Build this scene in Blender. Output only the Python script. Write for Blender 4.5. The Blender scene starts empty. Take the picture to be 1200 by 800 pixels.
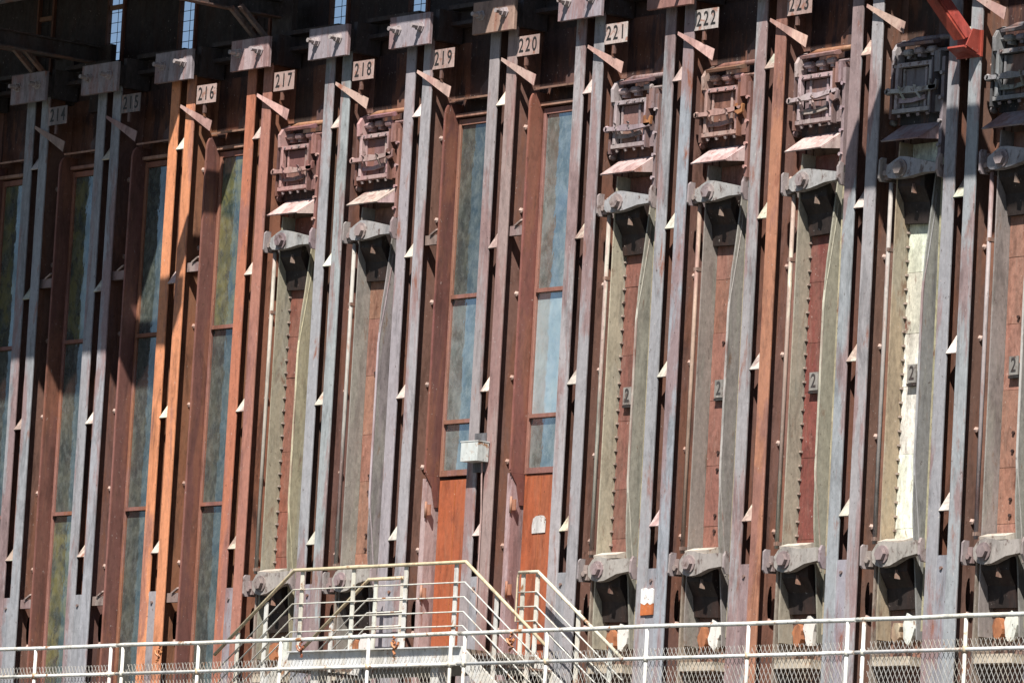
import bpy, bmesh, math, random
from mathutils import Vector, Matrix
random.seed(7)
scene = bpy.context.scene
COL = scene.collection

# ------------------------------------------------------------------ camera
YAW, PITCH, ROLL, FPX = 0.8708, 0.1239, 0.0549, 7063.6
CAMPOS = Vector((55.063, -39.042, -4.190))
fwd = Vector((-math.sin(YAW)*math.cos(PITCH), math.cos(YAW)*math.cos(PITCH), math.sin(PITCH)))
r0 = Vector((math.cos(YAW), math.sin(YAW), 0)); u0 = r0.cross(fwd)
rt = math.cos(ROLL)*r0 + math.sin(ROLL)*u0; up = -math.sin(ROLL)*r0 + math.cos(ROLL)*u0
cam = bpy.data.objects.new('camera', bpy.data.cameras.new('camera')); COL.objects.link(cam)
m = Matrix((rt, up, -fwd)).transposed().to_4x4(); m.translation = CAMPOS
cam.matrix_world = m
cam.data.sensor_width = 36; cam.data.lens = FPX/1200*36
cam.data.clip_start = 1; cam.data.clip_end = 5000
scene.camera = cam

# ------------------------------------------------------------------ sky, sun, exposure
SUN_EL, SUN_AZ = math.radians(52), math.radians(33)     # azimuth to the right of the wall's normal
world = bpy.data.worlds.new('World'); scene.world = world; world.use_nodes = True
wn = world.node_tree; bg = wn.nodes['Background']
sky = wn.nodes.new('ShaderNodeTexSky'); sky.sky_type = 'NISHITA'; sky.sun_disc = False
sky.air_density = .75; sky.dust_density = .3; sky.sun_elevation = SUN_EL; sky.sun_rotation = math.pi - SUN_AZ
wn.links.new(sky.outputs[0], bg.inputs[0]); bg.inputs[1].default_value = 0.05
sun = bpy.data.objects.new('sun', bpy.data.lights.new('sun', 'SUN')); COL.objects.link(sun)
sun.data.energy = 5.0; sun.data.angle = math.radians(0.5); sun.data.color = (1, .95, .87)
sdir = Vector((math.sin(SUN_AZ)*math.cos(SUN_EL), -math.cos(SUN_AZ)*math.cos(SUN_EL), math.sin(SUN_EL)))
sun.rotation_euler = sdir.to_track_quat('Z', 'Y').to_euler(); sun.location = (10, -20, 40)
scene.view_settings.view_transform = 'Standard'; scene.view_settings.look = 'None'
scene.view_settings.gamma = 1; scene.view_settings.use_curve_mapping = False
scene.view_settings.exposure = 0.76

# ------------------------------------------------------------------ materials
def nt(name):
    mt = bpy.data.materials.new(name); mt.use_nodes = True
    return mt, mt.node_tree, mt.node_tree.nodes['Principled BSDF']
def node(t, kind, **kw):
    n = t.nodes.new(kind)
    for k, v in kw.items(): setattr(n, k, v)
    return n
def noise(t, scale, detail=5, rough=.6, seed=0.0, dist=0.0):
    g = node(t, 'ShaderNodeNewGeometry'); mp = node(t, 'ShaderNodeMapping')
    mp.inputs['Scale'].default_value = scale; mp.inputs['Location'].default_value = (seed*3.1, seed*1.7, seed*2.3)
    t.links.new(g.outputs['Position'], mp.inputs[0])
    n = node(t, 'ShaderNodeTexNoise'); n.inputs['Scale'].default_value = 1
    n.inputs['Detail'].default_value = detail; n.inputs['Roughness'].default_value = rough
    n.inputs['Distortion'].default_value = dist
    t.links.new(mp.outputs[0], n.inputs['Vector'])
    return n.outputs['Fac']
def ramp(t, fac, a, b, lo=0., hi=1.):
    n = node(t, 'ShaderNodeMapRange'); n.clamp = True
    t.links.new(fac, n.inputs[0])
    for i, v in enumerate((a, b, lo, hi)): n.inputs[1+i].default_value = v
    return n.outputs[0]
def mix(t, fac, a, b, mode='MIX'):
    n = node(t, 'ShaderNodeMix', data_type='RGBA', blend_type=mode)
    for s, v in ((n.inputs['Factor'], fac), (n.inputs['A'], a), (n.inputs['B'], b)):
        if isinstance(v, (int, float)): s.default_value = v
        elif isinstance(v, tuple): s.default_value = (*v, 1)
        else: t.links.new(v, s)
    return n.outputs['Result']
def mult(t, a, b):
    n = node(t, 'ShaderNodeMath', operation='MULTIPLY')
    for i, v in enumerate((a, b)):
        if isinstance(v, (int, float)): n.inputs[i].default_value = v
        else: t.links.new(v, n.inputs[i])
    return n.outputs[0]
def bump(t, bs, h, strength=.3, dist=.004):
    b = node(t, 'ShaderNodeBump'); b.inputs['Strength'].default_value = strength; b.inputs['Distance'].default_value = dist
    t.links.new(h, b.inputs['Height']); t.links.new(b.outputs[0], bs.inputs['Normal'])

def steel(name, patch, p_lo, p_hi, tint, t_amt, drip, d_amt, pscale=(5, 5, 1.3), rough=.62, var=(.80, 1.14), seed=0.):
    """weathered steel: the object's own colour, a second tint in large areas, rust patches, drips, scratches"""
    mt, t, bs = nt(name)
    oi = node(t, 'ShaderNodeObjectInfo')
    big = ramp(t, noise(t, (3.0, 3.0, .55), 7, .68, seed+1, .3), .50, .565)
    c = mix(t, mult(t, big, t_amt), oi.outputs['Color'], tint)
    fine = ramp(t, noise(t, (24, 24, 15), 7, .72, seed+2), .3, .7, *var)
    c = mix(t, 1.0, c, fine, 'MULTIPLY')
    streak = ramp(t, noise(t, (30, 30, 2.2), 6, .7, seed+3, .4), .54, .72)
    c = mix(t, mult(t, streak, d_amt), c, drip)
    pm = ramp(t, noise(t, pscale, 9, .68, seed+4, .3), p_lo, p_hi)
    c = mix(t, pm, c, patch)
    chips = ramp(t, noise(t, (30, 30, 18), 6, .7, seed+5), .63, .68)
    c = mix(t, mult(t, chips, .8), c, (.05, .026, .018))
    specks = ramp(t, noise(t, (48, 48, 30), 3, .6, seed+8), .69, .73)
    c = mix(t, mult(t, specks, .55), c, (.62, .56, .52))
    edge = ramp(t, noise(t, (6, 6, 1.3), 9, .74, seed+9, .5), .50, .64, 1.0, .62)
    c = mix(t, 1.0, c, edge, 'MULTIPLY')
    t.links.new(c, bs.inputs['Base Color'])
    t.links.new(ramp(t, noise(t, (14, 14, 9), 4, .6, seed+6), .3, .7, rough-.12, rough+.2), bs.inputs['Roughness'])
    bs.inputs['Specular IOR Level'].default_value = .35
    bump(t, bs, noise(t, (70, 70, 45), 6, .7, seed+7), .35, .003)
    return mt
M = {}
M['paint'] = steel('painted_steel', (.24, .095, .06), .60, .70, (.25, .125, .115), .62, (.15, .105, .10), .35)
M['rust'] = steel('rusty_steel', (.085, .04, .03), .55, .70, (.25, .10, .055), .45, (.24, .125, .08), .4, seed=3.)
M['door'] = steel('oven_door_steel', (.15, .06, .04), .57, .68, (.20, .13, .10), .30, (.30, .26, .22), .22, (9, 9, 3), seed=6., var=(.6, 1.25))
M['rib'] = steel('oven_rib_steel', (.20, .13, .09), .60, .70, (.30, .30, .26), .45, (.17, .15, .12), .4, (9, 9, 3), seed=37., var=(.72, 1.2))
M['dark'] = steel('dark_steel', (.05, .024, .018), .5, .7, (.03, .022, .022), .5, (.06, .045, .04), .3, seed=9., var=(.6, 1.3))
M['cast'] = steel('cast_iron', (.10, .06, .05), .55, .66, (.36, .33, .30), .35, (.42, .39, .35), .2, (14, 14, 9), seed=11., rough=.55)
M['rail'] = steel('white_rail_paint', (.30, .14, .06), .585, .66, (.58, .50, .36), .35, (.45, .33, .2), .16, (7, 7, 7), seed=13., var=(.85, 1.08), rough=.45)
M['orange'] = steel('orange_door_paint', (.20, .06, .035), .54, .68, (.30, .10, .05), .6, (.33, .17, .11), .45, (7, 7, 1.6), seed=17., rough=.5)
M['red'] = steel('red_lead_paint', (.2, .035, .022), .62, .72, (.38, .06, .04), .3, (.2, .04, .03), .2, seed=19., rough=.45, var=(.8, 1.15))
M['sign'] = steel('sign_enamel', (.30, .15, .11), .545, .64, (.48, .36, .33), .5, (.3, .19, .15), .4, (11, 11, 11), seed=23., rough=.4, var=(.8, 1.1))
M['concrete'] = steel('stained_concrete', (.14, .12, .09), .55, .72, (.36, .32, .26), .4, (.18, .15, .11), .4, (7, 7, 7), seed=29., rough=.8)
M['bird'] = steel('flaking_whitewash', (.22, .12, .08), .60, .64, (.72, .68, .6), .4, (.5, .4, .3), .3, (16, 16, 12), seed=31., var=(.85, 1.05), rough=.8)

mt, t, bs = nt('black_print'); bs.inputs['Base Color'].default_value = (.02, .018, .018, 1); bs.inputs['Roughness'].default_value = .6; M['black'] = mt
def glass(name, tint, dust, dcol, seed, refl=.5):
    mt, t, bs = nt(name)
    c = mix(t, ramp(t, noise(t, (4.5, 4.5, 3.2), 6, .6, seed, .5), .40, .60), tint, dcol)
    c = mix(t, mult(t, ramp(t, noise(t, (16, 16, 9), 8, .75, seed+1, .2), .45, .70), dust), c, (.36, .40, .38))
    c = mix(t, mult(t, ramp(t, noise(t, (13, 13, 7), 7, .72, seed+2, .8), .52, .64), .9 if tint[0] < .1 else .25), c, (.022, .034, .032))
    t.links.new(c, bs.inputs['Base Color'])
    bs.inputs['Roughness'].default_value = .8
    gl = node(t, 'ShaderNodeBsdfGlossy'); gl.inputs['Roughness'].default_value = .06
    gl.inputs['Color'].default_value = (.88, .95, 1, 1)
    b = node(t, 'ShaderNodeBump'); b.inputs['Strength'].default_value = .5; b.inputs['Distance'].default_value = .012
    t.links.new(noise(t, (5, 5, 3), 3, .5, seed+3), b.inputs['Height']); t.links.new(b.outputs[0], gl.inputs['Normal'])
    mx = node(t, 'ShaderNodeMixShader')
    t.links.new(ramp(t, noise(t, (4, 4, 2), 5, .6, seed+4), .35, .65, refl*.5, refl), mx.inputs[0])
    t.links.new(bs.outputs[0], mx.inputs[1]); t.links.new(gl.outputs[0], mx.inputs[2])
    t.links.new(mx.outputs[0], t.nodes['Material Output'].inputs['Surface'])
    return mt
M['glass_green'] = glass('grimy_foliage_glass', (.018, .036, .03), .22, (.12, .115, .035), 41., .27)  # yellow-green blotches stand in for reflected foliage, under the dust
M['glass_dark'] = glass('dark_teal_glass', (.012, .024, .024), .24, (.055, .065, .05), 47., .24)
M['glass_pale'] = glass('pale_dusty_glass', (.16, .20, .20), .5, (.06, .085, .075), 53., .5)
M['glass_clear'] = glass('pale_blue_glass', (.36, .45, .48), .5, (.28, .37, .39), 59., .5)
mt, t, bs = nt('dry_ground')
c = mix(t, ramp(t, noise(t, (.3, .3, .3), 8, .7, 61.), .4, .65), (.07, .065, .06), (.05, .06, .03))
t.links.new(c, bs.inputs['Base Color']); bs.inputs['Roughness'].default_value = .95; M['ground'] = mt

# ------------------------------------------------------------------ mesh helpers
class MB:
    """collects boxes, prisms and tubes; build() links them as one mesh object"""
    def __init__(s): s.v = []; s.f = []
    def add(s, vs, fs):
        o = len(s.v); s.v += [tuple(v) for v in vs]; s.f += [tuple(i+o for i in f) for f in fs]; return s
    def box(s, x0, x1, y0, y1, z0, z1):
        return s.add([(x, y, z) for x in (x0, x1) for y in (y0, y1) for z in (z0, z1)],
                     [(0, 1, 3, 2), (4, 6, 7, 5), (0, 4, 5, 1), (2, 3, 7, 6), (0, 2, 6, 4), (1, 5, 7, 3)])
    def cbox(s, x0, x1, y0, y1, z0, z1, c=.006):
        """box with chamfered vertical and horizontal front edges"""
        pr = [(x0, y1), (x1, y1), (x1, y0+c), (x1-c, y0), (x0+c, y0), (x0, y0+c)]
        return s.prism_z(pr, z0, z1)
    def prism_z(s, pts, z0, z1):
        n = len(pts)
        return s.add([(x, y, z0) for x, y in pts]+[(x, y, z1) for x, y in pts],
                     [tuple(range(n))[::-1], tuple(range(n, 2*n))]+[(i, (i+1) % n, n+(i+1) % n, n+i) for i in range(n)])
    def prism_y(s, pts, y0, y1):            # pts (x, z)
        n = len(pts)
        return s.add([(x, y0, z) for x, z in pts]+[(x, y1, z) for x, z in pts],
                     [tuple(range(n)), tuple(range(n, 2*n))[::-1]]+[(i, n+i, n+(i+1) % n, (i+1) % n) for i in range(n)])
    def prism_x(s, pts, x0, x1):            # pts (y, z)
        n = len(pts)
        return s.add([(x0, y, z) for y, z in pts]+[(x1, y, z) for y, z in pts],
                     [tuple(range(n))[::-1], tuple(range(n, 2*n))]+[(i, (i+1) % n, n+(i+1) % n, n+i) for i in range(n)])
    def quadplate(s, a, b, c, d, th):
        """plate through four corners, thickened along its normal"""
        a, b, c, d = map(Vector, (a, b, c, d)); nrm = (b-a).cross(d-a).normalized()*th
        vs = [a, b, c, d, a+nrm, b+nrm, c+nrm, d+nrm]
        return s.add(vs, [(0, 3, 2, 1), (4, 5, 6, 7), (0, 1, 5, 4), (1, 2, 6, 5), (2, 3, 7, 6), (3, 0, 4, 7)])
    def tube(s, pts, r, n=8, caps=True):
        pts = [Vector(p) for p in pts]; rings = []
        for i, p in enumerate(pts):
            if i == 0: d = pts[1]-p
            elif i == len(pts)-1: d = p-pts[i-1]
            else: d = (pts[i+1]-p).normalized()+(p-pts[i-1]).normalized()
            d.normalize(); a = d.orthogonal() if abs(d.z) > .9 else d.cross(Vector((0, 0, 1)))
            a.normalize(); b = d.cross(a)
            rr = r[i] if isinstance(r, (list, tuple)) else r
            rings.append([p+rr*(math.cos(2*math.pi*k/n)*a+math.sin(2*math.pi*k/n)*b) for k in range(n)])
        vs = [v for rg in rings for v in rg]; fs = []
        for i in range(len(pts)-1):
            for k in range(n): fs.append((i*n+k, i*n+(k+1) % n, (i+1)*n+(k+1) % n, (i+1)*n+k))
        if caps: fs += [tuple(range(n))[::-1], tuple(range((len(pts)-1)*n, len(pts)*n))]
        return s.add(vs, fs)
    def mesh(s, name):
        me = bpy.data.meshes.new(name); me.from_pydata(s.v, [], s.f); me.update()
        bm = bmesh.new(); bm.from_mesh(me); bmesh.ops.recalc_face_normals(bm, faces=bm.faces); bm.to_mesh(me); bm.free()
        return me
    def build(s, name, mat, parent=None, color=None, loc=None, smooth=False):
        me = s.mesh(name); me.materials.append(M[mat])
        if smooth:
            for p in me.polygons: p.use_smooth = len(p.vertices) == 4
        o = bpy.data.objects.new(name, me); COL.objects.link(o)
        if parent: o.parent = parent
        if loc: o.location = loc
        if color: o.color = (*color, 1)
        return o
def inst(src, parent=None, loc=None, color=None):
    o = src.copy(); COL.objects.link(o)
    if parent: o.parent = parent
    if loc is not None: o.location = loc
    if color: o.color = (*color, 1)
    return o
def tag(o, label, cat, group=None):
    o['label'] = label; o['category'] = cat; o['kind'] = 'thing'
    if group: o['group'] = group
    return o
def thing(name, label, cat, loc, group=None):
    o = bpy.data.objects.new(name, None); COL.objects.link(o); o.location = loc; o.empty_display_size = .2
    return tag(o, label, cat, group)
def jit(c, a=.06):
    f = 1+random.uniform(-a, a); return tuple(min(1, max(0, v*f*(1+random.uniform(-a*.4, a*.4)))) for v in c)
_glyph = {}
def glyph(ch, size, name, parent, loc, mat='black'):
    if (ch, size) not in _glyph:
        cu = bpy.data.curves.new('g', 'FONT'); cu.body = ch; cu.size = size; cu.extrude = .002; cu.offset = size*.012
        cu.align_x = 'CENTER'; cu.align_y = 'CENTER'
        ob = bpy.data.objects.new('g', cu); COL.objects.link(ob); bpy.context.view_layer.update()
        me = bpy.data.meshes.new_from_object(ob.evaluated_get(bpy.context.evaluated_depsgraph_get()))
        me.transform(Matrix.Diagonal((.82, 1.1, 1, 1))); me.transform(Matrix.Rotation(math.pi/2, 4, 'X'))
        me.materials.clear(); me.materials.append(M[mat]); me.name = name
        bpy.data.objects.remove(ob); _glyph[(ch, size)] = me
    o = bpy.data.objects.new(name, _glyph[(ch, size)]); COL.objects.link(o); o.parent = parent; o.location = loc
    return o

P = 1.35
K0, K1 = -1, 12
GREY, PINK, ORANGE, BLUE = (.29, .29, .325), (.33, .20, .19), (.52, .21, .09), (.30, .33, .37)
BROWN = (.20, .105, .08)

# ------------------------------------------------------------------ the setting
def struct(o): o['kind'] = 'structure'; return o
struct(MB().box(-2500, 2500, -2500, 2500, -6.2, -5.8).build('ground', 'ground'))
struct(MB().box(-8, 24, -2.4, 1.6, -5.79, -1.25).build('bench_walkway', 'dark', color=(.10, .09, .08)))

# ------------------------------------------------------------------ the battery's masonry front, behind everything
wall = thing('battery_wall', 'long dark rusty front wall of the oven battery behind the uprights', 'wall', (0, 0, -1.25))
MB().box(-8, 24, .36, .62, 0, 8.05).build('wall_plate', 'dark', wall, (.07, .042, .036))
for b in range(-2, 13):
    x = b*P
    MB().box(x+.44, x+P-.01, .33, .358, 7.12, 7.86).build('front_plate', 'rust', wall, jit((.05, .029, .027), .2))  # colour lowered to deepen the shade below the roof
    # horizontal channel between the uprights
    MB().box(x+.46, x+P-.03, .16, .325, 8.02, 8.06).box(x+.46, x+P-.03, .29, .327, 8.055, 8.2).box(x+.46, x+P-.03, .16, .325, 8.195, 8.24).build('tie_channel', 'dark', wall, (.055, .045, .045))

# ------------------------------------------------------------------ upper wall with narrow gaps to the sky
upw = thing('upper_wall', 'dark upper wall with narrow bright gaps above the head plates', 'wall', (0, .6, 6.78))
for b in range(-2, 14):
    x = b*P
    if b in (-1, 0, 3):
        MB().box(x-.72, x-.3965, .013, .02, 0, 1.42).build('wall_panel', 'dark', upw, jit((.04, .03, .03), .2))
    MB().box(x-.396, x+P-.721, .0, .012, 0, 1.42).build('wall_panel', 'dark', upw, jit((.04, .03, .03), .2))
    MB().box(x-.43, x-.395, -.035, .02, 0, 1.42).build('post', 'rust', upw, jit((.16, .06, .045), .1))
    MB().box(x-.72, x-.69, -.035, .02, 0, 1.42).build('post', 'rust', upw, jit((.10, .045, .035), .1))
    MB().box(x-.689, x-.431, -.02, .012, 0, .31).build('parapet', 'dark', upw, (.05, .035, .035))
    MB().box(x-.689, x-.431, -.02, .02, .90, .95).build('rail', 'rust', upw, (.22, .12, .08))
    g = MB()
    for i in range(5): g.box(x-.69, x-.43, -.003, .003, .40+.115*i, .406+.115*i)
    g.box(x-.555, x-.550, .003, .008, .3, 1.42); g.build('wire_grille', 'dark', upw, (.03, .03, .035))

# ------------------------------------------------------------------ unseen roof deck: outline, gap and beams shaped to shade the uprights
roof = thing('shade_canopy', 'unseen dark roof deck shaped to shade the uprights', 'roof', (0, 0, 8.2))
MB().box(-8, 3.70, -2.6, .8, 0, .12).build('deck', 'dark', roof, (.08, .07, .07))
MB().box(3.702, 15.13, -1.08, .8, 0, .12).build('deck', 'dark', roof, (.08, .07, .07))
MB().box(15.132, 15.95, -2.08, .8, 0, .12).build('deck', 'dark', roof, (.08, .07, .07))
MB().box(15.952, 16.7, -1.0, .8, 0, .12).build('deck', 'dark', roof, (.08, .07, .07))
MB().box(16.702, 24, -2.08, .8, 0, .12).build('deck', 'dark', roof, (.08, .07, .07))
MB().box(-8, 4.82, -2.9, -2.61, -.12, .2).build('shade_beam', 'rust', roof, (.12, .06, .05))  # runs past the deck to throw a band of shade
MB().box(15.0, 24, -2.35, -2.09, -.1, .2).build('shade_beam', 'rust', roof, (.12, .06, .05))
for xj in (4.42, 8.55, 11.2): MB().box(xj, xj+.3, -1.22, .5, -.14, -.003).build('shade_joist', 'rust', roof, (.12, .06, .05))  # added to break up the shade on the head plates

# ------------------------------------------------------------------ uprights: twin I-beams, one pair per number
#        front colours: (left beam, right beam)
colc = {-1: (GREY, GREY), 0: ((.28, .285, .31), (.28, .285, .315)), 1: ((.30, .30, .32), (.32, .32, .345)),
        2: ((.64, .26, .13), (.62, .255, .13)), 3: ((.44, .165, .10), (.38, .17, .125)), 4: ((.32, .315, .33), (.31, .325, .34)),
        5: ((.32, .295, .31), (.34, .33, .345)), 6: ((.31, .275, .28), (.33, .24, .225)), 7: ((.34, .32, .335), (.32, .305, .325)),
        8: ((.31, .30, .32), (.30, .32, .355)), 9: ((.33, .31, .315), (.38, .18, .11)), 10: ((.31, .32, .345), (.33, .315, .325)),
        11: ((.30, .295, .315), (.31, .32, .345)), 12: (GREY, GREY)}
collook = {-1: 'grey', 0: 'slate grey, mostly shaded', 1: 'slate grey with shaded top', 2: 'bright orange rusted', 3: 'orange and pink rusted',
           4: 'pale grey', 5: 'grey pink', 6: 'pinkish grey box carrying', 7: 'lavender grey beside an orange door',
           8: 'blue grey', 9: 'rusty orange and grey', 10: 'blue grey with an orange stain', 11: 'red braced grey', 12: 'grey'}
WEBZ0, WEBZ1 = -1.25, 6.62
def web_with_slot(mb, x):
    """web plate with an oval hole near the foot (two skins and the rim)"""
    N = 16; cy, cz, ry, rz = .24, .62, .035, .17
    def skin(xx):
        bm = bmesh.new()
        out = [bm.verts.new((xx, y, z)) for y, z in ((.018, WEBZ0), (.33, WEBZ0), (.33, WEBZ1), (.018, WEBZ1))]
        inn = [bm.verts.new((xx, cy+ry*math.cos(2*math.pi*i/N), cz+rz*math.sin(2*math.pi*i/N))) for i in range(N)]
        es = [bm.edges.new((out[i], out[(i+1) % 4])) for i in range(4)]+[bm.edges.new((inn[i], inn[(i+1) % N])) for i in range(N)]
        bmesh.ops.triangle_fill(bm, use_beauty=True, use_dissolve=False, edges=es)
        bm.verts.index_update(); vs = [v.co.copy() for v in bm.verts]; fs = [[v.index for v in f.verts] for f in bm.faces]; bm.free()
        mb.add(vs, fs)
    skin(x-.006); skin(x+.006)
    ring = [(cy+ry*math.cos(2*math.pi*i/N), cz+rz*math.sin(2*math.pi*i/N)) for i in range(N)]
    mb.add([(x-.006, y, z) for y, z in ring]+[(x+.006, y, z) for y, z in ring], [(i, (i+1) % N, N+(i+1) % N, N+i) for i in range(N)])
flange_mb = MB().cbox(0, .15, 0, .018, WEBZ0, WEBZ1, .004)
web_a = MB().box(.052, .064, .018, .33, WEBZ0, WEBZ1).box(.03, .15, .33, .345, WEBZ0, WEBZ1)
web_b = MB(); web_with_slot(web_b, .058); web_b.box(.03, .15, .33, .345, WEBZ0, WEBZ1)
GUS = [1.39+1.474*i for i in range(4)]
proto = {}
def part(key, fn, mat, parent, name, loc=(0, 0, 0), color=None):
    """the first use builds the mesh, later ones share it"""
    if key not in proto:
        proto[key] = fn(); me = proto[key].mesh(name); me.materials.append(M[mat]); proto[key] = me
    o = bpy.data.objects.new(name, proto[key]); COL.objects.link(o); o.parent = parent; o.location = loc
    if color: o.color = (*color, 1)
    return o
def rivets():
    mb = MB(); z = .45
    while z < 6.0:
        mb.tube([(.342, .245, z), (.362, .245, z), (.374, .245, z)], [.032, .029, .012], 6); z += .86
    return mb
for k in range(K0, K1+1):
    cl, cr = colc[k]; num = 214+k
    if k == -1: lab = 'grey steel upright pair at the far left edge of the wall'
    elif k == 12: lab = 'grey steel upright pair at the far right edge of the wall'
    elif k >= 10: lab = f'{collook[k]} pair of steel uprights, {["second from the right edge", "nearest the right edge"][k-10]}'
    else: lab = f'{collook[k]} pair of steel uprights with number plate {num}'
    t_ = thing('buckstay_column', lab, 'steel column', (k*P+random.uniform(-.006, .006), 0, 0), 'steel uprights of the oven battery')
    wc = (.27, .125, .075) if k in (2, 3) else (.20, .11, .09)
    for i, (x, c) in enumerate(((0, cl), (.28, cr))):
        b = part('web%d' % i, lambda: web_a if i == 0 else web_b, 'rust', t_, 'beam', (x, 0, 0), jit(wc, .12))
        part('flange', lambda: flange_mb, 'paint', b, 'flange', (0, 0, 0), jit(c, .04))
    for g in GUS:
        part('spacer', lambda: MB().quadplate((.15, .003, 0), (.28, .003, 0), (.28, .135, .185), (.15, .135, .185), .012), 'paint', t_, 'spacer_plate', (0, 0, g), jit((.56, .50, .43), .2))
    pc = (.29, .285, .315) if k not in (2, 3) else (.30, .27, .29)
    pf = part('infill', lambda: MB().box(.152, .278, .005, .017, -1.25, .98), 'paint', t_, 'infill_plate', (0, 0, 0), jit(pc, .06))
    part('infbolt', lambda: MB().tube([(.215, .006, 0), (.215, -.012, 0)], .018, 6), 'rust', pf, 'bolt', (0, 0, .86), (.2, .15, .14))
    part('rivets', rivets, 'rust', t_, 'rivets', (0, 0, 0), (.46, .34, .30))['kind'] = 'stuff'
    # head plate with its two tie bolts
    hc = {6: (.32, .215, .175), 8: (.31, .16, .14), 0: (.30, .27, .29), 3: (.38, .29, .30)}.get(k, (.31, .275, .305))
    hd = part('head', lambda: MB().cbox(-.12, .54, -.16, -.115, 6.55, 6.88, .01), 'paint', t_, 'head_plate', (0, 0, random.uniform(-.015, .01)), jit(hc, .06))
    for bx_ in (.03, .40):
        part('tie', lambda: MB().tube([(0, -.15, 0), (0, -.172, 0)], .058, 6).tube([(0, -.172, 0), (0, -.215, 0)], .042, 6).tube([(0, -.215, 0), (0, -.29, 0)], .024, 8), 'cast', hd, 'tie_bolt', (bx_, 0, 6.735), (.36, .31, .32))
    part('headbox', lambda: MB().box(-.02, .45, -.114, .33, 6.625, 6.85).box(.44, .50, .0, .33, 6.6, 6.93), 'dark', t_, 'head_block', (0, 0, 0), (.06, .05, .052))
    # bevelled stiffener plate to the left of the pair, near the top
    part('stiff', lambda: MB().prism_y([(.0, 6.27), (-.07, 6.27), (-.30, 6.06), (-.30, 5.95), (-.02, 5.95)], .15, .165), 'rust', t_, 'stiffener', (0, 0, 0), jit((.10, .06, .055), .1))
    # sloping flat bar under the number plate
    part('slope', lambda: MB().quadplate((.265, -.062, 6.262), (.66, .062, 5.985), (.66, .085, 6.105), (.265, -.056, 6.296), .012), 'paint', t_, 'sloping_bar', (0, 0, 0), jit((.40, .27, .235), .12))
    if 0 <= k <= 9:
        np_ = part('nplate', lambda: MB().cbox(.445, .79, -.004, .006, 6.30, 6.505, .003), 'sign', t_, 'number_plate', (0, 0, random.uniform(-.012, .012)), (.38, .27, .245) if k not in (0, 1, 7, 8) else (.46, .41, .39) if k > 1 else (.17, .135, .13))  # first two plates coloured darker to deepen the shade on them
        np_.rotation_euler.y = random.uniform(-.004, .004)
        part('nlug', lambda: MB().box(.56, .60, .0065, .03, 6.20, 6.45), 'rust', np_, 'lug', (0, 0, 0), (.15, .09, .08))
        for i, ch in enumerate(str(num)):
            glyph(ch, .185, 'digit', np_, (.515+.103*i, -.0045, 6.402))
pp = tag(MB().prism_y([(-.10, .0), (.08, .005), (.08, .115), (-.10, .12)], -.015, .0).build('painted_patch', 'orange', None, (.50, .15, .05), (8*P+.2, -.001, .52)), 'white and orange painted metal plate low on a grey upright', 'sign')
MB().prism_y([(-.10, .122), (-.04, .10), (.0, .125), (.04, .10), (.08, .117), (.08, .25), (.05, .265), (.0, .25), (-.05, .27), (-.10, .26)], -.0165, .0).build('upper_half', 'bird', pp, (.78, .77, .75))

# pale junction box on an upright
jb = thing('junction_box', 'small pale grey box mounted on the upright beside the orange door', 'box', (6*P, 0, 2.14))
MB().cbox(.09, .355, -.165, -.015, 0, .195, .004).build('housing', 'rail', jb, (.55, .58, .57))
MB().box(.085, .36, -.17, -.01, .196, .206).build('lid', 'rail', jb, (.6, .62, .61))
MB().box(.12, .30, -.014, -.001, -.10, .30).build('mounting_plate', 'dark', jb, (.12, .12, .13))
MB().tube([(.30, -.05, .0), (.30, -.04, -.2), (.30, -.02, -.55), (.30, -.02, -1.5)], .009, 6).build('conduit', 'rust', jb, (.38, .26, .24))

# ------------------------------------------------------------------ oven doors
def rib_profile(y_mid, y_end, yb, z0, z1):
    pr = []; n = 22
    for i in range(n+1):
        s = i/n; z = z0+(z1-z0)*s
        w = min(1, max(0, (min(s, 1-s)-.02)/.24)); w = w if w < .8 else .8+.2*math.sin((w-.8)/.2*math.pi/2)
        pr.append((y_end+(y_mid-y_end)*w, z))
    return pr+[(yb, z1), (yb, z0)]
TOPL, BOTL = 4.66, 1.0
oven = {  # bay: (plates, left rib, right rib, rod, clips, look)
    3: ((.23, .08, .055), (.29, .265, .20), (.33, .295, .21), (.40, .36, .31), True, 'red brown panel and olive ribs'),
    4: ((.28, .14, .10), (.24, .22, .20), (.24, .21, .22), (.38, .36, .33), False, 'brownish tan panel and grey ribs'),
    7: ((.21, .09, .07), (.37, .335, .255), (.285, .27, .23), (.44, .42, .36), True, 'brown panel and pale olive ribs'),
    8: ((.26, .12, .092), (.24, .21, .19), (.24, .22, .21), (.38, .27, .21), False, 'dull pink brown panel and grey ribs'),
    9: ((.185, .058, .048), (.31, .275, .22), (.30, .285, .23), (.50, .47, .38), True, 'dark maroon panel and khaki ribs'),
    10: ((.80, .79, .68), (.34, .27, .19), (.23, .23, .23), (.34, .31, .29), True, 'cream white panel'),
    11: ((.30, .15, .11), (.25, .22, .21), (.24, .23, .22), (.36, .31, .31), False, 'pinkish panel at the right edge'),
}
latch_top = [(-.20, -.05), (-.19, .03), (-.09, .085), (-.02, .115), (.07, .11), (.47, .035), (.47, -.045), (.30, -.05), (.10, -.085), (-.06, -.095), (-.15, -.09)]
latch_bot = [(-.14, -.06), (-.15, .03), (-.09, .10), (.0, .13), (.20, .10), (.44, .11), (.46, -.02), (.28, -.045), (.10, -.11), (-.02, -.12), (-.09, -.10)]
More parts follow.
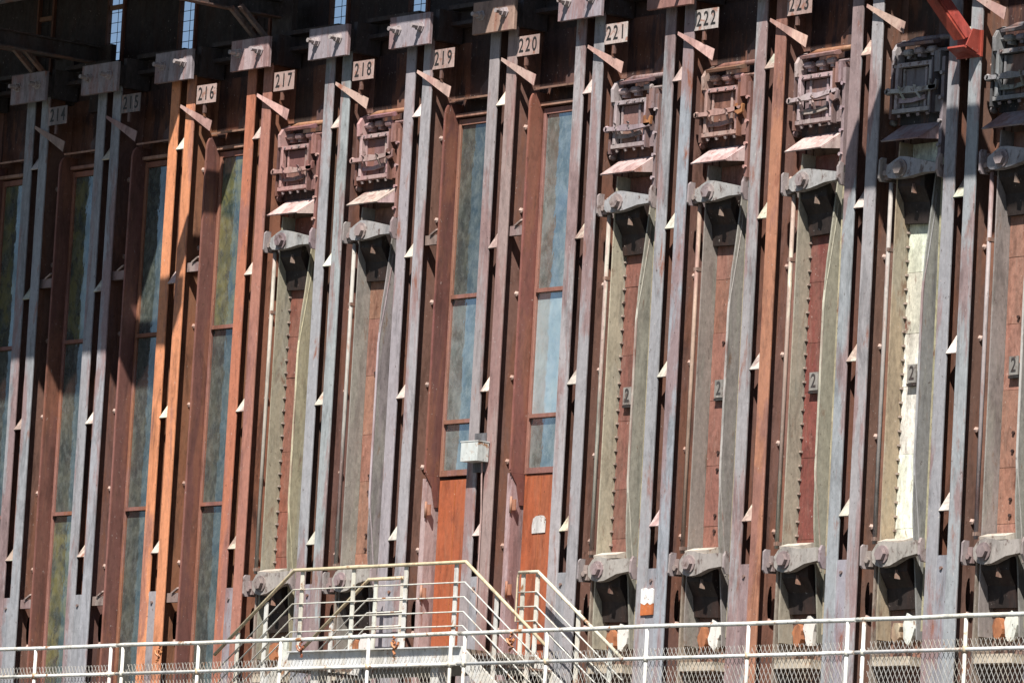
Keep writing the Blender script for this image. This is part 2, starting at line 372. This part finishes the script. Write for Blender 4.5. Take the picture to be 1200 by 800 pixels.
def make_latch(door, pts, z, name, c):
    mb = MB().prism_y(pts, -.03, .05)
    b = mb.build(name, 'cast', door, jit(c, .05), (.80, 0, z))
    b.rotation_euler.y = random.uniform(-.045, .045); b.location.z += random.uniform(-.015, .015)
    MB().tube([(0, -.03, 0), (0, -.045, 0)], .088, 12).tube([(0, -.045, 0), (0, -.085, 0)], .062, 6).build('bolt_head', 'cast', b, jit((.27, .21, .21), .1), (0, 0, 0))
    MB().prism_x([(.20, -.11), (-.035, -.12), (-.06, -.09), (-.06, .085), (-.035, .11), (.02, .11), (.02, -.02), (.20, -.02)], -.275, -.252).build('keeper', 'cast', b, jit((.30, .25, .26), .1))
    MB().prism_x([(.25, -.11), (.0, -.09), (-.035, -.03), (-.035, .08), (-.01, .13), (.03, .12), (.03, .03), (.25, .03)], .475, .505).build('keeper', 'cast', b, jit((.32, .26, .26), .1))
    MB().box(-.25, -.19, .0, .05, -.10, .05).tube([(-.22, -.03, -.04), (-.22, .08, -.04)], .028, 8).build('pin', 'cast', b, jit((.25, .19, .18), .1))
    MB().prism_x([(.07, -.16), (.06, .08), (.24, .08), (.24, -.50), (.19, -.50), (.16, -.30)], -.125, .235).build('shadow_housing', 'dark', b, (.028, .02, .018))  # housing enlarged and blackened to stand for the latch's shadow
    MB().prism_y([(.115, -.14), (.155, -.235), (.105, -.225)], .03, .06).build('hook', 'rust', b, (.22, .16, .13))
    return b
def clips(z0, z1):
    mb = MB(); z = z0
    while z < z1:
        mb.prism_x([(0, 0), (-.026, .004), (-.026, .020), (0, .024)], 0, .026); z0_ = z
        for i in range(len(mb.v)-8, len(mb.v)):
            v = mb.v[i]; mb.v[i] = (v[0], v[1], v[2]+z0_)
        z += .135
    return mb
for b, (pc, lc, rc, rodc, has_clips, look) in oven.items():
    d = thing('oven_door', f'tall ribbed oven door with {look}', 'oven door', (b*P, 0, 0), 'ribbed oven doors')
    # stack of front plates
    zs = [.25, .92, 1.22+random.uniform(0, .2), 1.75+random.uniform(0, .4), 2.5+random.uniform(-.1, .2), 3.1+random.uniform(0, .3), 3.75+random.uniform(-.1, .1), 4.25, 4.95]
    for i in range(len(zs)-1):
        c = pc if 0 < i < len(zs)-1 else (.16, .09, .075)
        if b == 10 and i in (0,): c = (.17, .11, .09)
        if b == 10 and i in (5, 6): c = (.70, .70, .60)
        yo = random.uniform(0, .006)
        MB().cbox(.668, 1.055, .245+yo, .27+yo, zs[i]+.002, zs[i+1]-.002, .003).build('front_plate', 'door', d, jit(c, .10))
    # side ribs, deepest at mid height on the right
    MB().prism_x([(.085, .22), (.07, .5), (.07, 4.6), (.085, 4.95), (.275, 4.95), (.275, .22)], .648, .664).build('rib', 'rib', d, tuple(v*1.1 for v in lc))
    MB().prism_x(rib_profile(.075, .20, .275, .22, 4.95), 1.06, 1.078).build('rib', 'rib', d, tuple(v*1.1 for v in rc))
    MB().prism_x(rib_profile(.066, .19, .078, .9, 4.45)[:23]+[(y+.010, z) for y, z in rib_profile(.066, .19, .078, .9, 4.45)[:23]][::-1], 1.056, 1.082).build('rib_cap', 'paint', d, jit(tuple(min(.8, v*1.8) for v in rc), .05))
    # door frame edges standing in the wall
    MB().box(.52, .60, .27, .33, -.2, 5.15).box(1.10, 1.30, .27, .33, -.2, 5.15).box(.60, 1.10, .285, .33, -.2, 5.15).build('frame', 'rust', d, jit((.22, .15, .12), .1))
    MB().box(1.12, 1.145, .20, .269, .3, 4.9).build('seal_strip', 'door', d, jit((.36, .33, .22), .1))
    rod = MB().tube([(.60, .05, 1.12), (.60, .05, 2.9), (.60, .05, 4.56)], .021, 8).build('rod', 'paint', d, rodc, smooth=True)
    for z in (1.15, 3.9): part('rodbr', lambda: MB().box(.575, .625, .03, .26, 0, .035), 'rust', rod, 'bracket', (0, 0, z), (.25, .17, .14))
    if has_clips:
        o = clips(1.25, 4.28).build('clips', 'cast', d, (.36, .28, .24), (.665, .246, 0)); o['kind'] = 'stuff'
        pass
    else:
        for z in (1.35, 1.50, 1.95, 2.12, 3.2):
            part('stud', lambda: MB().tube([(.84, .244, 0), (.84, .228, 0)], .018, 6), 'dark', d, 'stud', (0, 0, z), (.06, .03, .025))
    make_latch(d, latch_top, TOPL, 'latch_bar', (.33, .32, .33))
    lb = make_latch(d, latch_bot, BOTL, 'latch_bar', (.34, .31, .29))
    # ledge of droppings and dust over the lower latch
    MB().prism_x([(.0, 1.10), (-.01, 1.135), (.10, 1.17), (.24, 1.19), (.24, 1.10)], .70, 1.05).build('ledge', 'bird', d, (.48, .42, .36))
    # number tag hung on the door
    if b != 3 and b != 4:
        tg = MB().box(.78, .90, .20, .212, 2.655, 2.83).build('number_tag', 'cast', d, (.24, .225, .21))
        MB().box(.775, .905, .20, .244, 2.625, 2.65).build('tag_holder', 'dark', tg, (.03, .03, .03))
        glyph('2', .17, 'digit', tg, (.84, .1985, 2.742), 'dark').color = (.06, .055, .055, 1)
    # foot: whitewashed stub and sill
    def blob(cx, cz, rx, rz, y0, name, mat, c):
        n = 13; MB().prism_y([(cx+rx*random.uniform(.7, 1.1)*math.cos(2*math.pi*i/n), cz+rz*random.uniform(.75, 1.1)*math.sin(2*math.pi*i/n)) for i in range(n)], y0, .243).build(name, mat, d, c)
    blob(.95, .33, .085, .15, .20, 'foot_block', 'bird', jit((.66, .65, .62), .08))
    blob(.80, .30, .065, .11, .18, 'foot_lug', 'rust', (.42, .17, .08) if b != 10 else (.5, .42, .3))
    MB().cbox(.62, 1.12, .06, .40, -.03, .055, .012).build('sill', 'concrete', d, (.50, .43, .34))
    MB().box(.62, 1.12, .10, .15, -.42, -.36).build('lower_bar', 'rust', d, (.30, .23, .2))
    MB().box(.60, .625, .06, .30, -1.2, .95).build('jamb_plate', 'door', d, jit((.30, .25, .21), .1))

# ------------------------------------------------------------------ small leveller doors above each oven door
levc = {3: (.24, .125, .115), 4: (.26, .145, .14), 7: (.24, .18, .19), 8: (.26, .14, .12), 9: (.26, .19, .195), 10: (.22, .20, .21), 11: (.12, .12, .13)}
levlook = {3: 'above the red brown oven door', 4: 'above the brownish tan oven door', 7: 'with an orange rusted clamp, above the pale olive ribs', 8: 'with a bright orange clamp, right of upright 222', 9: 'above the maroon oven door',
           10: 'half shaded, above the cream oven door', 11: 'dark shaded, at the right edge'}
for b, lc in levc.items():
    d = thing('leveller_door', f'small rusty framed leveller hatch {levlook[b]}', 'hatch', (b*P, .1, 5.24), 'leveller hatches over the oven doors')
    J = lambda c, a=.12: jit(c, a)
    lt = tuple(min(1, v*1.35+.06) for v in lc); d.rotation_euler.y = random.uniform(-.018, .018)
    MB().box(.50, 1.14, .10, .25, -.10, .62).build('door_box', 'rust', d, J(tuple(v*.16 for v in lc)))  # near black: shade of the recess between the bars put into the colour
    MB().box(.58, .80, .062, .099, .06, .22).build('panel', 'rust', d, J(tuple(v*.8 for v in lc)))
    MB().box(.58, 1.0, .062, .099, .235, .43).build('panel', 'rust', d, J(tuple(v*.8 for v in lc)))
    MB().box(.81, 1.0, .068, .099, .06, .22).build('panel', 'rust', d, J(tuple(v*.7 for v in lc)))
    for z in (.0, .44): MB().cbox(.50, 1.04, .0, .06, z, z+.04, .006).build('frame_bar', 'cast', d, J(lt))
    for x in (.53, .985): MB().cbox(x, x+.04, -.005, .05, .041, .439, .006).build('frame_bar', 'cast', d, J(lt))
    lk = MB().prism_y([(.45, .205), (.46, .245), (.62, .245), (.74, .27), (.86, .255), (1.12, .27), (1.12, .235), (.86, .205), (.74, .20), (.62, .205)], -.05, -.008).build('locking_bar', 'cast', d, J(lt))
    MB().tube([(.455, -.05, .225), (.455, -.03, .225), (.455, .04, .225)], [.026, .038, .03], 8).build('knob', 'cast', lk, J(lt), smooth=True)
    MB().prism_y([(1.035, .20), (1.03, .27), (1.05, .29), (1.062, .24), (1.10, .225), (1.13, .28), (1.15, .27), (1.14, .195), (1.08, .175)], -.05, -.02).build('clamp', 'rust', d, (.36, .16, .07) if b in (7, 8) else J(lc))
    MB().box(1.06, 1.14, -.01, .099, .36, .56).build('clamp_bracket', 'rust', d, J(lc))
    MB().box(1.07, 1.15, .02, .099, -.02, .14).build('clamp_bracket', 'rust', d, J(lc))
    for i, x in enumerate((.66, .83, 1.0)):
        part('knuckle', lambda: MB().tube([(-.055, .02, 0), (-.045, .02, 0), (.045, .02, 0), (.055, .02, 0)], [.018, .033, .033, .018], 8).box(-.022, .022, .02, .10, -.06, .02), 'cast', d, 'hinge_knuckle', (x+random.uniform(-.02, .02), 0, .58+random.uniform(-.012, .012)), J(lt))
    MB().tube([(.50, .05, .585), (1.2, .05, .575)], .018, 6).build('hinge_pin', 'cast', d, J(lc))
    MB().prism_x([(.10, .47), (-.02, .47), (-.03, .60), (.02, .68), (.10, .72)], .50, .545).build('hinge_arm', 'cast', d, J(lt))
    MB().tube([(.60, .07, .68), (.75, .05, .70), (1.22, .06, .70)], [.025, .03, .028], 8).build('lift_bar', 'rust', d, (.33, .17, .10) if b in (3, 4, 9) else J(lc), smooth=True)
    bl = MB()
    for i in range(4): bl.tube([(.60+i*.12, -.010, .462), (.60+i*.12, .01, .462)], .012, 6).tube([(.58+i*.13, .02, -.012), (.58+i*.13, .03, -.035)], .018, 6)
    o = bl.build('bolts', 'cast', d, (.3, .24, .24)); o['kind'] = 'stuff'
    for x in (.60+random.uniform(-.03, .05), .88+random.uniform(-.04, .04)):
        MB().cbox(x, x+.028, .045, .0615, .05, .43, .004).build('stiffener', 'cast', d, J(tuple(v*.9 for v in lt)))
    MB().prism_y([(.56, .10), (.58, .15), (.74, .135), (.92, .16), (.93, .12), (.75, .095)], .02, .044).build('hasp', 'cast', d, J(lt, .25))
    for x in (random.uniform(.60, .70), random.uniform(.80, .95)):
        MB().tube([(x, -.06, .23), (x, -.075, .235), (x, -.05, .19), (x+random.uniform(-.03, .03), .0, .13)], .014, 6).build('link', 'cast', d, J(lt, .25))
    MB().box(1.045, 1.06, -.03, .10, -.03, .50).build('side_plate', 'rust', d, J(tuple(v*.7 for v in lc)))
    MB().box(.47, .499, .0, .10, -.05, .56).build('side_plate', 'rust', d, J(tuple(v*.6 for v in lc)))
    MB().prism_x([(.02, .64), (-.05, .63), (-.06, .655), (.10, .72), (.10, .69)], .62+random.uniform(-.05, .1), 1.08).build('rain_lip', 'rust', d, J(lc, .3))
    lk.rotation_euler.y = random.uniform(-.05, .05); lk.location.z += random.uniform(-.01, .012)
    # chute tray below
    ty = MB().quadplate((.49, -.10, -.285), (1.00, -.10, -.285), (1.12, .19, -.05), (.58, .19, -.05), .014).build('chute_tray', 'paint', d, J((.52, .40, .37), .1) if b < 10 else (.30, .25, .26))
    MB().quadplate((1.0, -.095, -.285), (1.13, .19, -.26), (1.125, .19, -.05), (1.001, -.095, -.28), .01).build('tray_cheek', 'paint', ty, J((.40, .30, .29), .1))
    MB().box(1.16, 1.20, .0, .2, -.45, .5).build('jamb_strip', 'rust', d, J(lc))
    jb_ = MB()
    for z in (-.35, -.12, .1, .34): jb_.tube([(1.18, .0, z), (1.18, -.03, z)], .02, 6)
    o = jb_.build('bolts', 'cast', d, J(lt)); o['kind'] = 'stuff'
    MB().tube([(.385, .12, -.06), (.43, .12, -.06), (.45, .12, -.06)], [.03, .04, .02], 8).build('side_bolt', 'cast', d, J(lc))

# ------------------------------------------------------------------ glazed bays and the two orange doors
glz = {  # bay: (transoms, bottom, pane materials from top, frame colour, casing colour, look)
    -1: ((3.85, 1.925), -.2, ('glass_green', 'glass_dark', 'glass_green'), (.22, .10, .065), (.13, .06, .055), 'at the left edge, beside the leftmost grey upright'),
    0: ((3.852, 1.923), -.2, ('glass_green', 'glass_dark', 'glass_green'), (.24, .10, .06), (.14, .06, .05), 'between uprights 214 and 215, half in shade'),
    1: ((3.843, 1.926), -.2, ('glass_dark', 'glass_dark', 'glass_dark'), (.24, .10, .06), (.15, .064, .053), 'left of the bright orange upright'),
    2: ((3.851, 1.928), -.2, ('glass_green', 'glass_dark', 'glass_dark'), (.26, .11, .075), (.15, .064, .053), 'right of the bright orange upright'),
    5: ((3.92, 2.62), 2.12, ('glass_dark', 'glass_pale', 'glass_pale'), (.26, .12, .085), (.145, .058, .05), 'over the orange door behind the stair platform'),
    6: ((3.90, 2.617), 2.09, ('glass_pale', 'glass_clear', 'glass_pale'), (.28, .13, .10), (.175, .066, .055), 'over the orange door with the white square'),
}
for b, (tr, bot, pm, fc, cc, look) in glz.items():
    d = thing('window', f'tall narrow rusty framed window {look}', 'window', (b*P, 0, 0), 'tall windows between the uprights')
    top = 5.72
    zb = bot-.06
    # casing: deep side plates with a rounded upper front corner
    def casing(z0):
        pr = [(.30, z0), (.065, z0)]
        for i in range(7):
            a = math.pi/2*i/6; pr.append((.145-.08*math.cos(a), 5.80+.14*math.sin(a)))
        return pr+[(.30, 5.94)]
    for x in (.620, 1.30):
        cs = MB().prism_x(casing(zb), x, x+.012).build('casing', 'rust', d, jit(cc, .1))
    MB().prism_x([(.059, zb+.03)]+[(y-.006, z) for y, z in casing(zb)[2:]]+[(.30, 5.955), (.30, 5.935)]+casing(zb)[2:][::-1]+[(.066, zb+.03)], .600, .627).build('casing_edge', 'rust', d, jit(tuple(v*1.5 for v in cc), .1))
    if bot > 1:      # pointed bracket under the casing
        MB().prism_x([(.06, zb-.002), (.25, zb-.002), (.25, zb-.32), (.20, zb-.32), (.15, zb-.12)], .618, .634).build('bracket', 'rust', d, cc)
        MB().box(.54, .617, .10, .32, -.2, 2.03).build('jamb', 'paint', d, jit((.40, .30, .30), .06))
    # frame
    for x in (.634, 1.258): MB().cbox(x, x+.04, .235, .285, zb+.001, top+.06, .005).build('stile', 'paint', d, jit(fc, .08))
    MB().cbox(.675, 1.257, .236, .284, top, top+.059, .005).build('head_rail', 'paint', d, jit(fc, .08))
    MB().cbox(.675, 1.257, .225, .284, zb, bot, .005).build('bottom_rail', 'paint', d, jit(tuple(v*.8 for v in fc), .08))
    edges = [top]+list(tr)+[bot]
    for i in range(3):
        hi = edges[i]-(.001 if i == 0 else .021); lo = edges[i+1]+(.001 if i == 2 else .021)
        MB().box(.6755, 1.2565, .262, .268, lo, hi).build('pane', pm[i], d)
        if i < 2: MB().cbox(.6755, 1.2565, .215, .284, tr[i]-.02, tr[i]+.02, .006).build('transom', 'paint', d, jit(tuple(v*.95 for v in fc), .08))
    # lintel lips
    MB().quadplate((.63, .10, 5.955), (1.29, .10, 5.955), (1.29, .33, 6.01), (.63, .33, 6.01), .02).build('lintel', 'rust', d, jit((.34, .20, .15), .15))
    MB().cbox(.63, 1.289, .19, .33, 5.80, 5.835, .006).build('lintel_lip', 'rust', d, jit((.36, .2, .15), .15))
    # clamps from the upright to the casing
    for z in ((4.46, .86) if bot < 1 else (4.46,)):
        cb = MB().box(.375, .60, .06, .11, z, z+.10).build('clamp', 'cast', d, jit((.24, .17, .16), .1))
        MB().quadplate((.50, .04, z+.09), (.60, .04, z+.14), (.60, .09, z+.16), (.50, .09, z+.11), .015).build('wedge', 'cast', cb, (.40, .30, .27))
for b, look in ((5, 'behind the stair platform'), (6, 'with a white square sticker')):
    d = thing('steel_door', f'rusty orange sheet steel door {look}', 'door', (b*P, 0, .14))
    MB().cbox(.645, 1.25, .24, .28, 0, 1.88, .004).build('leaf', 'orange', d, (.36, .10, .045))
    MB().cbox(.90, .905, .232, .239, .02, 1.86, .002).build('seam', 'orange', d, (.36, .12, .04))
    for z in (1.48, .62):
        hg = MB().tube([(.625, .09, z), (.625, .09, z+.17)], .013, 8).build('hinge', 'orange', d, (.36, .20, .14), smooth=True)
        MB().box(.60, .68, .10, .115, z+.03, z+.14).build('hinge_leaf', 'orange', hg, (.36, .17, .11))
    if b == 6: MB().prism_y([(.81, 1.28), (1.015, 1.285), (1.02, 1.42), (.985, 1.455), (.94, 1.46), (.86, 1.455), (.82, 1.43), (.805, 1.36)], .2295, .2312).build('sticker', 'bird', d, (.60, .58, .57))
    MB().box(.55, 1.25, .10, .33, -.13, -.002).build('threshold', 'rust', d, (.3, .2, .16))

# ------------------------------------------------------------------ cantilever brackets with paired struts, top left
for xb, zb_, struts, lab in ((.20, 7.12, True, 'dark cantilever beam with struts in the top left corner'), (.90, 7.0, False, 'dark cantilever beam left of the first bright wall gap'), (4.16, 7.19, True, 'dark cantilever beam with paired struts above upright 217')):
    d = thing('cantilever_bracket', lab, 'bracket', (xb, 0, zb_), 'cantilever brackets under the roof')
    MB().box(-.06, .06, -2.2, .33, -.008, .008).build('lower_flange', 'rust', d, (.10, .08, .078))
    MB().box(-.006, .006, -2.2, .33, .0085, .17).build('web', 'dark', d, (.07, .06, .06))
    MB().box(-.06, .06, -2.2, .33, .1705, .186).build('upper_flange', 'dark', d, (.09, .075, .075))
    if struts:
        for q in (.02, .19):
            MB().quadplate((q, -.42, -.012), (q+.055, -.42, -.012), (q+.055, .02, -.36), (q, .02, -.36), .045).build('strut', 'rust', d, (.16, .12, .11))
    MB().box(-.1, .25, .28, .345, -.55, .2).build('wall_bracket', 'dark', d, (.06, .045, .04))
for i, (y, z, r, x1) in enumerate(((-1.75, 7.42, .035, 1.7), (-1.45, 7.18, .03, 1.2), (-1.1, 7.50, .045, 2.3))):
    tag(MB().tube([(-8, y, z), (-2, y, z), (x1, y, z)], r, 8).build('roof_pipe', 'rust', None, (.16, .14, .14), smooth=True), ('lit pipe under the roof deck at the top left edge', 'thin lower pipe under the roof deck at the top left', 'thick dark pipe highest under the roof deck at left')[i], 'pipe', 'pipes under the roof deck')

# ------------------------------------------------------------------ red brace, top right
rb = thing('red_brace', 'bright red painted diagonal steel brace bolted to the rightmost uprights', 'brace', (11*P, 0, 5.7))
a, bb = Vector((.24, -.10, .12)), Vector((-.30, -.62, 1.15))
MB().quadplate(a+Vector((-.06, 0, 0)), a+Vector((.07, 0, 0)), bb+Vector((.07, 0, 0)), bb+Vector((-.06, 0, 0)), .02).build('flange', 'red', rb, (.31, .06, .04))
MB().quadplate(a+Vector((.072, -.0, 0)), a+Vector((.072, .12, .04)), bb+Vector((.072, .12, .04)), bb+Vector((.072, 0, 0)), .014).build('web', 'red', rb, (.28, .05, .04))
MB().quadplate(a+Vector((-.06, .12, .04)), a+Vector((.07, .12, .04)), bb+Vector((.07, .12, .04)), bb+Vector((-.06, .12, .04)), .02).build('flange', 'red', rb, (.3, .055, .04))
MB().box(.13, .455, -.022, -.001, -.05, .20).build('base_plate', 'red', rb, (.31, .065, .045))
MB().quadplate((.18, -.20, .02), (.40, -.20, .02), (.44, -.024, -.04), (.14, -.024, -.04), .018).build('shoe', 'red', rb, (.30, .06, .045))
MB().prism_x([(-.024, -.03), (-.20, .03), (-.12, .2), (-.024, .2)], .42, .435).build('gusset', 'red', rb, (.30, .06, .045))

# ------------------------------------------------------------------ stair bridge in front of the orange doors
st = thing('access_stairs', 'white steel stair bridge with handrails leading up to the orange doors', 'stairs', (0, 0, .1))
YF, YB, XL, XR, ZT = -1.2, -.22, 6.9, 9.62, .0
W = (.60, .60, .56); CR = (.58, .49, .33)
MB().box(XL, XR, YF, YF+.012, -.15, .04).box(XL, XR, YF-.05, YF-.001, .028, .04).box(XL, XR, YF-.05, YF-.001, -.15, -.138).build('platform_edge', 'rail', st, (.60, .61, .62))
MB().box(XL, XR, YB-.012, YB, -.15, .04).build('platform_edge', 'rail', st, (.5, .5, .48))
MB().box(XL, XR, YF+.013, YB-.013, -.03, .02).build('platform_deck', 'rust', st, (.25, .22, .18))
sl = .67
for side, x0, sg in (('l', XL, -1), ('r', XR, 1)):
    L = 1.25/sl
    for y in (YF, YB-.03):
        MB().prism_y([(x0, .04), (x0+sg*L, .04-L*sl), (x0+sg*L, -.16-L*sl), (x0, -.16)], y+.001, y+.025).build('stringer', 'rail', st, (.62, .62, .60))
    for i in range(6):
        xx = x0+sg*(.16+.27*i); zz = -.12-.27*sl*i
        MB().box(xx-.12, xx+.12, YF+.026, YB-.032, zz-.02, zz).build('tread', 'rust', st, (.28, .25, .22))
HR = .87
def rail_line(y, pts, first, c):
    for i, (h, r) in enumerate(((HR, .0185), (HR-.20, .0075), (HR-.345, .0075), (HR-.49, .0075), (HR-.63, .0075))):
        if i == 4 and first: continue
        MB().tube([(x, y, z+h) for x, z in pts], r, 8).build('handrail' if i == 0 else 'guard_rail', 'rail', st, c if i == 0 else W, smooth=True)
rail_line(YF, [(XL-1.25, -1.25*sl), (XL, 0), (XR, 0), (XR+1.3, -1.3*sl)], False, CR)
rail_line(YB, [(XL-1.25, -1.25*sl), (XL, 0), (7.47, .0)], True, CR)
rail_line(YB, [(9.28, 0), (XR-.05, 0), (XR+1.3, -1.35*sl)], True, (.66, .62, .5))
MB().tube([(9.28, YB, HR), (9.26, YB, HR-.05), (9.26, YB, HR-.49)], .009, 6).build('guard_rail', 'rail', st, CR)
def post(x, y, z0, z1): MB().box(x-.028, x+.028, y+.012, y+.024, z0, z1).box(x-.028, x-.016, y+.0245, y+.06, z0, z1).build('post', 'rail', st, jit(W, .05))
for x in (7.02, 7.85, 8.68, 9.46): post(x, YF, -.15, HR-.01)
for x in (6.0, 6.45): post(x, YF, (x-XL)*sl-.16, (x-XL)*sl+HR-.01)
for x in (10.1, 10.6): post(x, YF, (XR-x)*sl-.16, (XR-x)*sl+HR-.01)
for x in (7.0, 7.43, 9.33, 9.55): post(x, YB, -.15, HR-.01)
for x in (6.3, ): post(x, YB, (x-XL)*sl-.16, (x-XL)*sl+HR-.01)
for x in (10.2, 10.7): post(x, YB, (XR-x)*sl-.16, (XR-x)*sl+HR-.01)
for x in (7.3, 9.2): MB().box(x-.06, x+.06, YF+.02, YF+.14, -1.34, -.152).build('leg', 'rail', st, (.6, .6, .58))

# ------------------------------------------------------------------ guard railing along the bench, in four lengths
YR = -1.7; ZR = .205; ZL = -.09; ZB = -1.25
def chain_link(x0, x1, z0, z1, d=.058, w=.0022):
    mb = MB(); h = z1-z0; n = int((x1-x0+h*.55)/d)+1; s = .55
    for i in range(n):
        for sg in (1, -1):
            xa = x0-h*s+i*d if sg > 0 else x0+i*d
            xb = xa+sg*h*s; za, zb_ = z0, z1
            if sg < 0: xb = xa-h*s
            def clip(xa, za, xb, zb_):
                for lim, hi in ((x0, False), (x1, True)):
                    for sw in (0, 1):
                        if sw: xa, za, xb, zb_ = xb, zb_, xa, za
                        if (xa > lim) == hi and xa != lim:
                            if (xb > lim) == hi: return None
                            tt = (lim-xa)/(xb-xa); xa, za = lim, za+tt*(zb_-za)
                        if sw: xa, za, xb, zb_ = xb, zb_, xa, za
                return xa, za, xb, zb_
            c = clip(xa, za, xb, zb_)
            if not c: continue
            xa, za, xb, zb_ = c
            yy = .0035*sg
            mb.quadplate((xa-w, yy, za), (xa+w, yy, za), (xb+w, yy, zb_), (xb-w, yy, zb_), .0035)
    return mb
secs = [((1.9, 3.2, 4.53), 'white pipe railing with mesh at the lower left edge'),
        ((4.74, 6.03, 7.39, 8.79, 10.06), 'white pipe railing with mesh in front of the left flight of the stairs'),
        ((10.27, 11.49, 12.92, 14.32, 15.64), 'white pipe railing with mesh in front of the right flight of the stairs'),
        ((15.85, 17.15, 18.5), 'white pipe railing with mesh at the lower right edge')]
for xs, lab in secs:
    d = thing('guard_railing', lab, 'railing', (0, YR, ZB), 'railing along the walkway')
    x0, x1 = xs[0], xs[-1]; H = ZR-ZB; HL = ZL-ZB
    pts = [(x0-.098, 0, H)]+[(x+dx, random.uniform(-.008, .008), H+random.uniform(-.007, .007)) for x in xs for dx in ((0, .6) if x != x1 else (0,))]+[(x1+.098, 0, H)]
    MB().tube(pts, .0205, 8).build('top_rail', 'rail', d, jit((.70, .70, .68), .05), smooth=True)
    MB().tube([(x0-.098, 0, HL), (x1+.098, 0, HL)], .0175, 8).build('mid_rail', 'rail', d, jit((.70, .70, .69), .05), smooth=True)
    MB().tube([(x0, 0, .12), (x1, 0, .12)], .02, 8).build('bottom_rail', 'rail', d, jit((.70, .70, .69), .05), smooth=True)
    for i, x in enumerate(xs):
        hz = H-.02
        p = MB().tube([(x, 0, 0), (x, 0, hz)], .018, 8).build('post', 'rail', d, jit((.70, .70, .69), .05), smooth=True)
        MB().tube([(x, 0, HL-.03), (x, 0, HL+.03)], .024, 8).build('joint_sleeve', 'rail', p, (.6, .45, .3) if i % 2 else (.7, .68, .6), smooth=True)
    o = chain_link(x0+.03, x1-.03, .15, HL+.10).build('wire_mesh', 'rail', d, (.46, .45, .43), (0, .035, 0)); o['kind'] = 'stuff'
# rusty wire ties left hanging on the rails
for i, (x, z, lab) in enumerate(((5.35, .11, 'rusty wire knot hanging from the railing left of the stairs'), (7.70, .11, 'orange rusty wire knot on the railing under the left half of the stair platform'), (10.95, .11, 'small rusty wire knot on the railing right of the stair platform'), (9.20, .11, 'rusty wire knot on the railing near the middle of the stair platform'))):
    t2 = thing('wire_tie', lab, 'wire', (x, YR, z))
    pts = [(random.uniform(-.03, .03), random.uniform(-.02, .02), .09-.02*j) for j in range(10)]
    MB().tube(pts, .014, 5).build('twist', 'orange', t2, (.42, .17, .07))
    MB().tube([(math.cos(a)*.035, math.sin(a)*.035, .03*math.sin(a*2)) for a in [j*.7 for j in range(9)]], .012, 5).build('loop', 'orange', t2, (.45, .2, .08))
